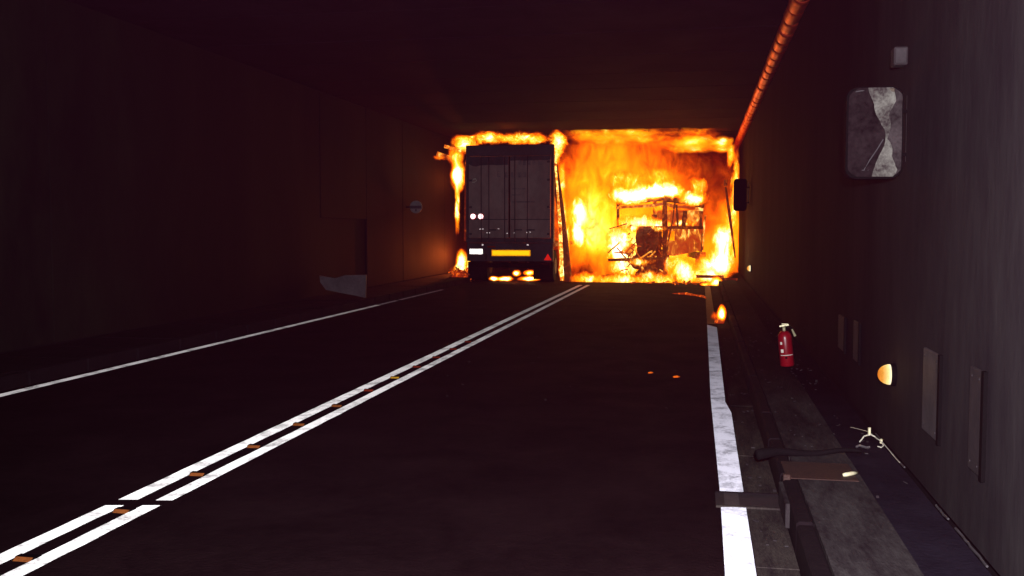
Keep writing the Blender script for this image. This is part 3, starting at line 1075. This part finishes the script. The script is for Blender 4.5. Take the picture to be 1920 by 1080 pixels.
part('floor', B(-hw, hw, 0.22, 6.6, 1.05, 1.16), 'char_dark')
part('front_bulkhead', B(-hw, hw, 6.4, 6.5, 1.16, 3.6), 'char_dark')
for s in (-1, 1):
    for y in (4.3,):
        bm = bmesh.new()
        bar(bm, (s * (hw - .35), y, 1.16), (s * (hw - .6), y, 3.0), 0.07)
        part('side_post', bm, 'char_dark')
bm = bmesh.new()
box(bm, -1.2, 1.2, 6.7, 8.6, 0.8, 2.9)
rough_up(bm, 0.1, 1.3)
part('cab_shell', bm, 'char_dark', bevel=0.06)


def wheel(cx, cy, r, w, mat, parent):
    bm = bmesh.new()
    prism(bm, [(cy + r * math.cos(a), r + 0.002 + r * math.sin(a)) for a in [2 * math.pi * i / 24 for i in range(24)]], 'x', cx - w / 2, cx + w / 2)
    o = obj('wheel', bm, mat, parent, bevel=0.02)
    bm = bmesh.new()
    prism(bm, [(cy + r * .5 * math.cos(a), r + r * .5 * math.sin(a)) for a in [2 * math.pi * i / 16 for i in range(16)]], 'x', cx - w / 2 - .02, cx + w / 2 + .02)
    obj('rim', bm, 'rust', o)
    return o


for s in (-1, 1):
    for y in (0.75, 7.3):
        wheel(s * 0.98, y, 0.47, 0.52, 'rubber', T)
bm = bmesh.new()
tube(bm, [(-0.9, 0.75, 0.47), (0.9, 0.75, 0.47)], 0.07, 10)
bmesh.ops.create_uvsphere(bm, u_segments=12, v_segments=8, radius=0.18, matrix=Matrix.Translation((0, 0.75, 0.45)))
part('rear_axle', bm, 'black', smooth=True)
for s in (-1, 1):
    part('mudguard', B(s * 0.98 - .29, s * 0.98 + .29, 0.14, 0.16, 0.10, 0.60), 'rubber')
# burning roof edge torn off at the left and the collapsed rail on the right
bm = bmesh.new()
tube(bm, [(1.24, 0.35, 3.70), (1.30, 0.45, 3.2), (1.42, 0.55, 2.3), (1.55, 0.6, 1.2), (1.66, 0.6, 0.02)], 0.06, 8, radii=[.07, .10, .095, .10, .11])
rough_up(bm, 0.02, 6)
part('collapsed_side_rail', bm, 'rail')
bm = bmesh.new()
tube(bm, [(1.325, 0.3, 3.85), (1.30, 0.33, 3.4), (1.36, 0.38, 2.6), (1.43, 0.4, 1.7), (1.47, 0.4, 0.9), (1.49, 0.4, 0.05)], 0.03, 7, radii=[.03, .035, .03, .045, .05, .05])
rough_up(bm, 0.03, 9)
part('burning_side_curtain', bm, 'char_beads')
bm = bmesh.new()
bar(bm, (-2.28, 0.4, 3.80), (-1.70, 0.42, 3.60), 0.09, 0.13)
rough_up(bm, 0.03, 4)
part('torn_roof_strip', bm, 'char_hot')
bm = bmesh.new()
bar(bm, (-2.05, 0.45, 4.02), (-1.55, 0.45, 3.86), 0.06, 0.10)
rough_up(bm, 0.03, 4, 3)
part('torn_roof_strip', bm, 'char_beads')
bm = bmesh.new()
bar(bm, (-1.345, 0.3, 3.6), (-1.40, 0.35, 1.2), 0.06, 0.12)
part('torn_side_flap', bm, 'char_dark')

# smouldering heap left of the lorry
H = thing('burning_heap', 'smouldering heap of tangled debris left of the lorry wheels', 'debris', (-7.02, 28.75, 0.0))
for i in range(34):
    bm = bmesh.new()
    a = Vector((rnd.uniform(-.28, .28), rnd.uniform(-.15, .15), rnd.uniform(0.04, .36)))
    d = Vector((rnd.uniform(-1, 1), rnd.uniform(-.6, .6), rnd.uniform(-.8, .8))).normalized() * rnd.uniform(.06, .17)
    bar(bm, a - d, a + d, rnd.uniform(.02, .05))
    obj('stick', bm, 'debris' if i % 3 else 'char_dark', H)
bm = bmesh.new()
bmesh.ops.create_icosphere(bm, subdivisions=3, radius=0.27, matrix=Matrix.Translation((0, 0.1, 0.12)) @ Matrix.Scale(0.75, 4, (0, 0, 1)))
rough_up(bm, 0.12, 6)
obj('ember_bed', bm, 'debris', H)

# ------------------------------------------------------------------ the burnt-out cab, standing askew
K = thing('burnt_cab', 'gutted lorry cab skeleton with flames pouring over its roof, in the right lane', 'truck', (0, 0, 0))
A, Bc, C, D = (-1.05, 29.6), (-2.55, 31.2), (0.02, 31.3), (-1.5, 32.8)   # near corner, front-left, rear-right, back
ZR, ZB, ZS = 2.48, 1.60, 0.86


def kb(nm, a, b_, w, mat='char_dark', h=None, parent=None, amp=0.025, cuts=5):
    bm = bmesh.new()
    a, b_ = Vector(a), Vector(b_)
    pts = [a.lerp(b_, i / cuts) for i in range(cuts + 1)]
    pts = [p + Vector(mnoise.noise_vector(p * 2.3)) * amp for p in pts]
    for p0, p1 in zip(pts, pts[1:]):
        bar(bm, p0, p1, w * rnd.uniform(.8, 1.2), (h or w) * rnd.uniform(.8, 1.2))
    return obj(nm, bm, mat, parent if parent is not None else K)


def P3(p, z, dx=0, dy=0):
    return (p[0] + dx, p[1] + dy, z)


kb('roof_beam', P3(Bc, 2.33), P3(A, ZR), 0.10, amp=.06, cuts=9)
kb('roof_beam', P3(A, ZR), P3(C, 2.30), 0.12, amp=.06, cuts=9)
kb('roof_beam', P3(Bc, 2.20), P3(A, 2.30), 0.075, 'char', amp=.07, cuts=9)
kb('roof_beam', P3(A, 2.30, .05), P3(C, 2.16), 0.08, 'char', amp=.07, cuts=9)
kb('roof_beam', P3(C, 2.32), P3(D, 2.5), 0.07)
kb('roof_beam', P3(Bc, 2.35), P3(D, 2.5), 0.07)
for u in (.25, .5, .75):
    a = (Bc[0] + (A[0] - Bc[0]) * u, Bc[1] + (A[1] - Bc[1]) * u)
    c = (D[0] + (C[0] - D[0]) * u, D[1] + (C[1] - D[1]) * u)
    kb('roof_rib', P3(a, 2.42), P3(c, 2.5), 0.05)
kb('corner_pillar', P3(A, 0.15, .02), P3(A, ZR), 0.13, amp=.04, cuts=9)
kb('door_pillar', P3(A, ZS, .06, .05), P3(A, ZR, .30, .35), 0.045)
kb('door_pillar', (-0.70, 29.95, ZB), (-0.72, 29.95, 2.3), 0.07)
kb('rear_pillar', P3(C, ZS, -.04), P3(C, 2.3, -.02), 0.10)
kb('rear_stay', P3(C, 0.9, .03, .2), P3(C, 2.0, .10, .2), 0.05, 'char_hot')
kb('back_pillar', P3(D, 0.6), P3(D, 2.5), 0.10)
kb('front_pillar', P3(Bc, 0.9), P3(Bc, 2.3), 0.08)
kb('window_sill', P3(A, ZB), P3(C, ZB), 0.09)
kb('window_sill', P3(A, ZB + .03), P3(Bc, ZB + .02), 0.06)
# door panel on the side that faces us, with a burnt-through hole
sd = (Vector((C[0] - A[0], C[1] - A[1], 0)))
Ls = sd.length
sd.normalize()


def side_poly(nm, poly, mat, thick=0.04):
    bm = bmesh.new()
    nrm = Vector((sd.y, -sd.x, 0))
    v0 = [bm.verts.new(Vector((A[0], A[1], 0)) + sd * u + Vector((0, 0, z)) + nrm * .03) for u, z in poly]
    v1 = [bm.verts.new(v.co - nrm * thick) for v in v0]
    bm.faces.new(v0)
    bm.faces.new(v1[::-1])
    for i in range(len(poly)):
        j = (i + 1) % len(poly)
        bm.faces.new((v0[i], v1[i], v1[j], v0[j]))
    return obj(nm, bm, mat, K)


side_poly('door_panel', [(0.10, .80), (0.50, .76), (0.50, 1.22), (0.16, 1.22), (0.14, 1.50), (.10, 1.56)], 'char')
side_poly('door_panel', [(0.52, .77), (Ls - .1, .90), (Ls - .05, 1.55), (0.55, 1.56), (.52, 1.50)], 'char')
side_poly('door_panel', [(0.16, 1.50), (0.50, 1.50), (0.50, 1.57), (0.12, 1.58)], 'char')
side_poly('door_hinge', [(Ls - .42, .98), (Ls - .22, .98), (Ls - .22, 1.14), (Ls - .42, 1.14)], 'char_dark', 0.12)
# seat back and wheel inside the cab
kb('seat_frame', (-0.55, 31.2, 1.3), (-0.50, 31.3, 2.1), 0.14)
kb('seat_frame', (-1.5, 31.4, 1.3), (-1.45, 31.5, 2.0), 0.14)
bm = bmesh.new()
box(bm, -1.5, 0.0, 31.6, 31.7, 1.55, 2.15)
rough_up(bm, .06, 2)
obj('rear_wall', bm, 'char', K)
# front: radiator block, engine, grille bars
bm = bmesh.new()
box(bm, -0.33, 0.33, -0.16, 0.16, -0.40, 0.40)
bmesh.ops.subdivide_edges(bm, edges=bm.edges[:], cuts=5, use_grid_fill=True)
rough_up(bm, 0.10, 5.5)
rough_up(bm, 0.05, 14)
rb = obj('radiator', bm, 'char_dark', K)
rb.location = (-1.52, 30.02, 1.17)
rb.rotation_euler = (0, 0, R(-20))
for i in (1, 2, 5):
    kb('radiator_fin', (-1.80 + i * .105, 29.92 - i * .03, 0.82), (-1.79 + i * .105, 29.92 - i * .03, 1.55), 0.022, 'rail', amp=.01)
for i in (0, 3):
    kb('radiator_fin', (-1.84, 29.90, 0.85 + i * .2), (-1.24, 29.74, 0.85 + i * .2), 0.022, 'rail', amp=.02)
for (x, y, z, r, sc) in ((-1.50, 29.95, 0.42, 0.30, .8), (-1.85, 30.1, 0.62, 0.2, .9), (-1.25, 29.9, 0.35, 0.22, 1.0), (-2.15, 30.5, 0.95, .16, 1), (-1.72, 29.9, .2, .2, .7)):
    bm = bmesh.new()
    bmesh.ops.create_icosphere(bm, subdivisions=3, radius=r, matrix=Matrix.Translation((x, y, z)) @ Matrix.Scale(sc, 4, (0, 0, 1)))
    rough_up(bm, 0.16, 5, x)
    rough_up(bm, 0.05, 16, x)
    obj('engine_lump', bm, 'char_dark' if r > .19 else 'char', K)
for i in range(44):
    a = Vector((rnd.uniform(-2.3, -1.05), rnd.uniform(29.7, 30.1), rnd.uniform(.15, 1.1)))
    d = Vector((rnd.uniform(-1, 1), rnd.uniform(-.3, .3), rnd.uniform(-1, 1))).normalized() * rnd.uniform(.08, .3)
    kb('bent_pipe', a - d, a + d, rnd.uniform(.018, .045), 'char_dark' if i % 2 else 'char', amp=.06, cuts=3)
kb('bumper_beam', (-2.75, 30.4, .62), (-1.1, 29.5, .70), .08)
kb('mirror_arm', (-2.75, 30.2, 1.55), (-2.2, 30.1, 1.72), .03)
kb('mirror_arm', (-2.78, 30.2, .85), (-2.1, 30.1, 1.45), .035)
bm = bmesh.new()
bmesh.ops.create_icosphere(bm, subdivisions=2, radius=.10, matrix=Matrix.Translation((-2.05, 30.1, 1.60)))
rough_up(bm, .04, 8)
obj('mirror', bm, 'char_dark', K)
w = wheel(-1.15, 30.15, 0.48, 0.3, 'char_dark', K)
w = wheel(0.0, 31.75, 0.42, 0.3, 'char', K)
for s in (0, .9):
    kb('chassis_rail', (-1.0 + s, 30.6 + s * .6, .75), (-1.6 + s, 36.0, .75), .12, h=.22)
# leaning frame post at the right wall and the lid on the debris
t = thing('leaning_post', 'thin charred post leaning by the right wall in front of the flames', 'post', (0, 0, 0))
bm = bmesh.new()
tube(bm, [(0.66, 28.8, 2.75), (0.76, 28.8, 2.1), (0.86, 28.8, 1.4), (0.95, 28.8, 0.75)], .03, 7, radii=[.03, .045, .035, .02])
obj('post', bm, 'char_dark', t)
bm = bmesh.new()
tube(bm, [(0.66, 28.8, 2.78), (0.66, 28.8, 2.95)], .05, 7)
obj('cap', bm, 'char_dark', t)
DB = thing('debris_pile', 'flat dark lid and burning scrap at the foot of the right wall flames', 'debris', (0, 28.3, 0))
bm = bmesh.new()
box(bm, -0.12, 0.62, -0.2, 0.2, 0.20, 0.27)
rough_up(bm, .03, 3)
obj('lid', bm, 'char_dark', DB)
bm = bmesh.new()
box(bm, 0.45, 1.0, -0.1, 0.2, 0.02, 0.20)
rough_up(bm, .06, 3)
obj('scrap', bm, 'char_dark', DB)
for i in range(16):
    a = Vector((rnd.uniform(-1.9, .9), rnd.uniform(-.1, .5), .04))
    d = Vector((rnd.uniform(-1, 1), rnd.uniform(-1, 1), rnd.uniform(0, .3))).normalized() * rnd.uniform(.05, .2)
    bm = bmesh.new()
    bar(bm, a - d, a + d, rnd.uniform(.02, .05))
    obj('scrap', bm, 'debris', DB)
# burning line crossing the road to the kerb
bm = bmesh.new()
tube(bm, [(-.66, 24.3, .02), (-.35, 24.1, .03), (-.1, 23.6, .02), (.06, 23.2, .03), (.12, 22.6, .03)], .02, 6, radii=[.008, .03, .018, .03, .012])
rough_up(bm, .015, 12)
tag(obj('burning_strip', bm, 'debris'), 'glowing strip of burning scrap curving towards the kerb below the fire', 'debris')
bm = bmesh.new()
bmesh.ops.create_icosphere(bm, subdivisions=2, radius=.09, matrix=Matrix.Translation((0.33, 16.95, .03)) @ Matrix.Scale(.5, 4, (0, 0, 1)))
rough_up(bm, .04, 12)
tag(obj('kerb_ember', bm, 'debris'), 'small burning lump in the gutter feeding the nearest flame', 'debris')

# ------------------------------------------------------------------ flames (glowing volumes)


def flames(label, blobs, y0, y1, pad=1.05, zmin=0.02, zmax=4.47, xmax=1.2, xmin=-7.95, **kw):
    """the closed volume is the hull round the lobes; the material tears it into flames"""
    bm = bmesh.new()
    ex = kw.pop('hull', None)
    for (x, z, rx, rz, a) in blobs:
        for k in range(14):
            an = 2 * math.pi * k / 14
            px = min(max(x + rx * pad * math.cos(an), xmin), xmax)
            pz = min(max(z + rz * pad * math.sin(an), zmin), zmax)
            for yy in (y0, y1):
                bm.verts.new((px, yy, pz))
    r = bmesh.ops.convex_hull(bm, input=bm.verts[:])
    bmesh.ops.delete(bm, geom=[v for v in bm.verts if not v.link_faces], context='VERTS')
    o = obj('flames', bm, fire_mat('fire', blobs, **kw))
    tag(o, label, 'fire', 'flames of the burning vehicles', 'stuff')
    return o


# the deep body of fire and glowing smoke behind the cab
flames('wall of orange fire and glowing smoke filling the right side of the tunnel behind the cab',
       [(-3.0, 2.3, 3.6, 3.8, .62), (-3.8, 1.9, .9, 1.6, .45), (-2.6, 1.0, 2.2, 1.6, .40), (-3.0, 4.0, 2.4, 1.2, .22),
        (-.6, .5, 2.8, 1.3, .60), (1.0, 1.2, 1.2, 1.6, .50), (-.3, 4.62, 2.2, .45, .35), (-1.6, 3.0, 1.5, .8, .25), (0.1, 2.7, 2.6, 2.8, .30)],
       32.9, 34.6, xmin=-5.6, warp=(.35, .7, .16, 3.0), tex=(2.0, 6, 1.1), dens=3.0, contrast=.66, gain=.80, steps=.8,
       cool=[(0.15, 2.9, 1.3, 1.6, .38), (-3.0, 3.9, 1.6, 0.9, .16), (-3.3, .45, 1.3, .8, .22)])
# around the cab
flames('white-hot flames pouring along the roof of the gutted cab',
       [(-2.15, 2.50, .75, .30, 1.3), (-1.5, 2.62, .7, .30, 1.2), (-.95, 2.72, .6, .28, 1.3), (-.25, 2.50, .5, .26, 1.2), (-0.1, 2.85, .25, .35, .6), (-2.2, 2.95, .8, .5, .5), (-1.2, 3.1, .8, .5, .4)],
       29.3, 30.3, warp=(.18, 1.4, .26, 4.5), tex=(5, 6, 1.2), dens=9, contrast=1.0, steps=.8)
flames('bright yellow flames spilling from the front of the cab at left',
       [(-2.55, 1.15, .50, .60, 1.2), (-2.2, .75, .9, .55, .8), (-1.9, 1.75, 1.0, .25, .8), (-2.3, .35, .8, .32, .6), (-1.2, 1.68, .5, .15, .8)],
       30.4, 31.2, warp=(.2, 1.4, .24, 5.0), tex=(5.5, 6, 1.2), dens=7, contrast=1.2, steps=.8)
flames('bright column of flame between the lorry and the cab',
       [(-3.5, 2.1, .40, .60, 1.3), (-3.6, 1.4, .38, .6, 1.2), (-3.2, 1.75, .35, .35, .6)],
       29.4, 30.1, warp=(.16, 1.3, .20, 4.5), tex=(4, 5, 1), dens=5, contrast=.8, steps=.9)
flames('tall flames climbing beside the right wall',
       [(0.62, .95, .45, .8, 1.0), (.35, .45, .8, .55, 1.0), (0.82, 1.9, .25, .9, .6), (.94, 2.9, .14, 1.3, .6), (.55, 1.4, .35, .5, .6)],
       29.1, 29.8, warp=(.14, 1.5, .20, 5.0), tex=(5.5, 6, 1.2), dens=8, contrast=1.2, steps=.8, xmax=1.05)
flames('low carpet of flames along the road in front of the cab',
       [(-3.2, .10, .8, .30, .6), (-2.2, .08, .9, .26, .7), (-1.2, .08, .8, .26, .65), (-.3, .22, .7, .42, .7), (.3, .25, .5, .35, .9), (-.6, .5, .6, .45, .7)],
       28.75, 29.3, warp=(.1, 1.8, .16, 6.0), tex=(6, 5, 1), dens=9, contrast=1.1, steps=.9)
flames('orange flames rolling under the ceiling over the right lane',
       [(-3.2, 4.45, 1.3, .40, .50), (-1.9, 4.40, 1.2, .32, .45), (-.3, 4.12, 1.2, .22, .65), (-.3, 4.45, 1.4, .3, .3), (.6, 4.08, .35, .19, .7), (.85, 3.8, .15, .5, .6)],
       29.2, 32.7, warp=(.08, 1.2, .06, 4.0), tex=(2.2, 4, .8), dens=2.2, contrast=.8, steps=.9, zs=1.6)
flames('ragged tongues of flame crossing the charred front of the cab',
       [(-1.75, 0.62, .45, .16, .75), (-1.25, 1.60, .40, .10, .8), (-2.25, 1.25, .35, .5, .9), (-1.45, .18, .6, .22, .8), (-.9, .55, .25, .4, .6), (-2.0, 1.65, .35, .16, .8)],
       29.25, 29.5, warp=(.12, 1.8, .2, 5.5), tex=(6, 6, 1.2), dens=8, contrast=1.4, steps=.8)
flames('flames inside the gutted cab seen through its window frames',
       [(-1.9, 1.85, .7, .3, .6), (-.6, 1.72, .7, .16, .75), (-1.2, 2.2, .8, .25, .4)],
       31.35, 31.55, warp=(.12, 1.8, .2, 5.5), tex=(5, 5, 1.2), dens=9, contrast=1.1, steps=.9)
# round the lorry
flames('yellow flames rolling along the roof of the lorry',
       [(-7.0, 4.10, .5, .34, .85), (-6.3, 4.27, .7, .23, .8), (-5.5, 4.24, .6, .24, .6), (-4.9, 4.24, .6, .22, .75), (-4.15, 4.12, .32, .40, .9), (-4.2, 3.7, .18, .5, .6)],
       28.95, 29.5, warp=(.10, 1.2, .15, 4.5), tex=(4.6, 5, 1.1), dens=9, contrast=1.0, steps=.9, zs=1.3)
flames('white-hot tongue of flame dripping down the left side of the lorry',
       [(-7.12, 3.15, .30, .62, 1.3), (-7.2, 3.75, .35, .40, .7), (-7.16, 2.2, .075, 1.0, .9), (-7.7, 3.68, .3, .10, .5)],
       28.75, 29.1, warp=(.05, 1.3, .035, 5.0), tex=(3.5, 4, .8), dens=10, contrast=.8, steps=.9)
flames('flames licking the wall behind the smouldering heap',
       [(-7.08, .62, .22, .42, 1.1), (-6.85, .60, .10, .40, .7), (-7.1, .30, .4, .25, .7)],
       28.95, 29.35, warp=(.05, 1.6, .05, 6.0), tex=(5, 4, .8), dens=9, contrast=1.0, steps=.9)
flames('row of bright flames seen under the rear axle of the lorry',
       [(-6.02, .10, .20, .10, 1.3), (-5.66, .09, .30, .11, 1.4), (-5.35, .26, .16, .13, 1.3), (-4.95, .27, .26, .12, 1.0), (-4.98, .10, .45, .10, 1.3)],
       28.75, 29.0, warp=(.03, 1.6, .03, 6.0), tex=(5, 3, .6), dens=16, contrast=.6, steps=.9)
flames('narrow curtain of flame along the right side of the lorry',
       [(-4.05, 2.6, .2, 1.5, .7), (-3.98, 1.2, .26, 1.3, .9), (-3.95, .4, .25, .5, .9)],
       29.15, 29.5, warp=(.05, 1.3, .05, 5.0), tex=(4, 4, .8), dens=6, contrast=1.0, steps=.9)
flames('small orange flame burning on the kerb in front of the fire',
       [(0.35, .17, .10, .19, 1.2), (.25, .12, .12, .12, .3)],
       16.85, 17.1, warp=(.02, 2.5, .02, 9.0), tex=(9, 3, .6), dens=22, contrast=.7, steps=.9)
flames('flame spilling off the debris onto the road edge',
       [(.42, .12, .22, .20, 1.1), (.15, .06, .25, .08, .7)],
       27.6, 27.9, warp=(.03, 2, .03, 8.0), tex=(7, 3, .6), dens=14, contrast=.8, steps=.9)

# ------------------------------------------------------------------ thin smoke hanging in the tunnel
q = N('smoke_haze')
pv = q.n('ShaderNodeVolumePrincipled')
pv.inputs['Color'].default_value = (0.90, 0.13, 0.40, 1)
pv.inputs['Density'].default_value = 0.0010
pv.inputs['Anisotropy'].default_value = 0.6
q.l(pv.outputs[0], q.out.inputs['Volume'])
hz = obj('haze', B(-9.6, 2.6, Y0 - 1, Y1 + 1, -1.3, 5.3), q.m)
hz['kind'] = 'stuff'
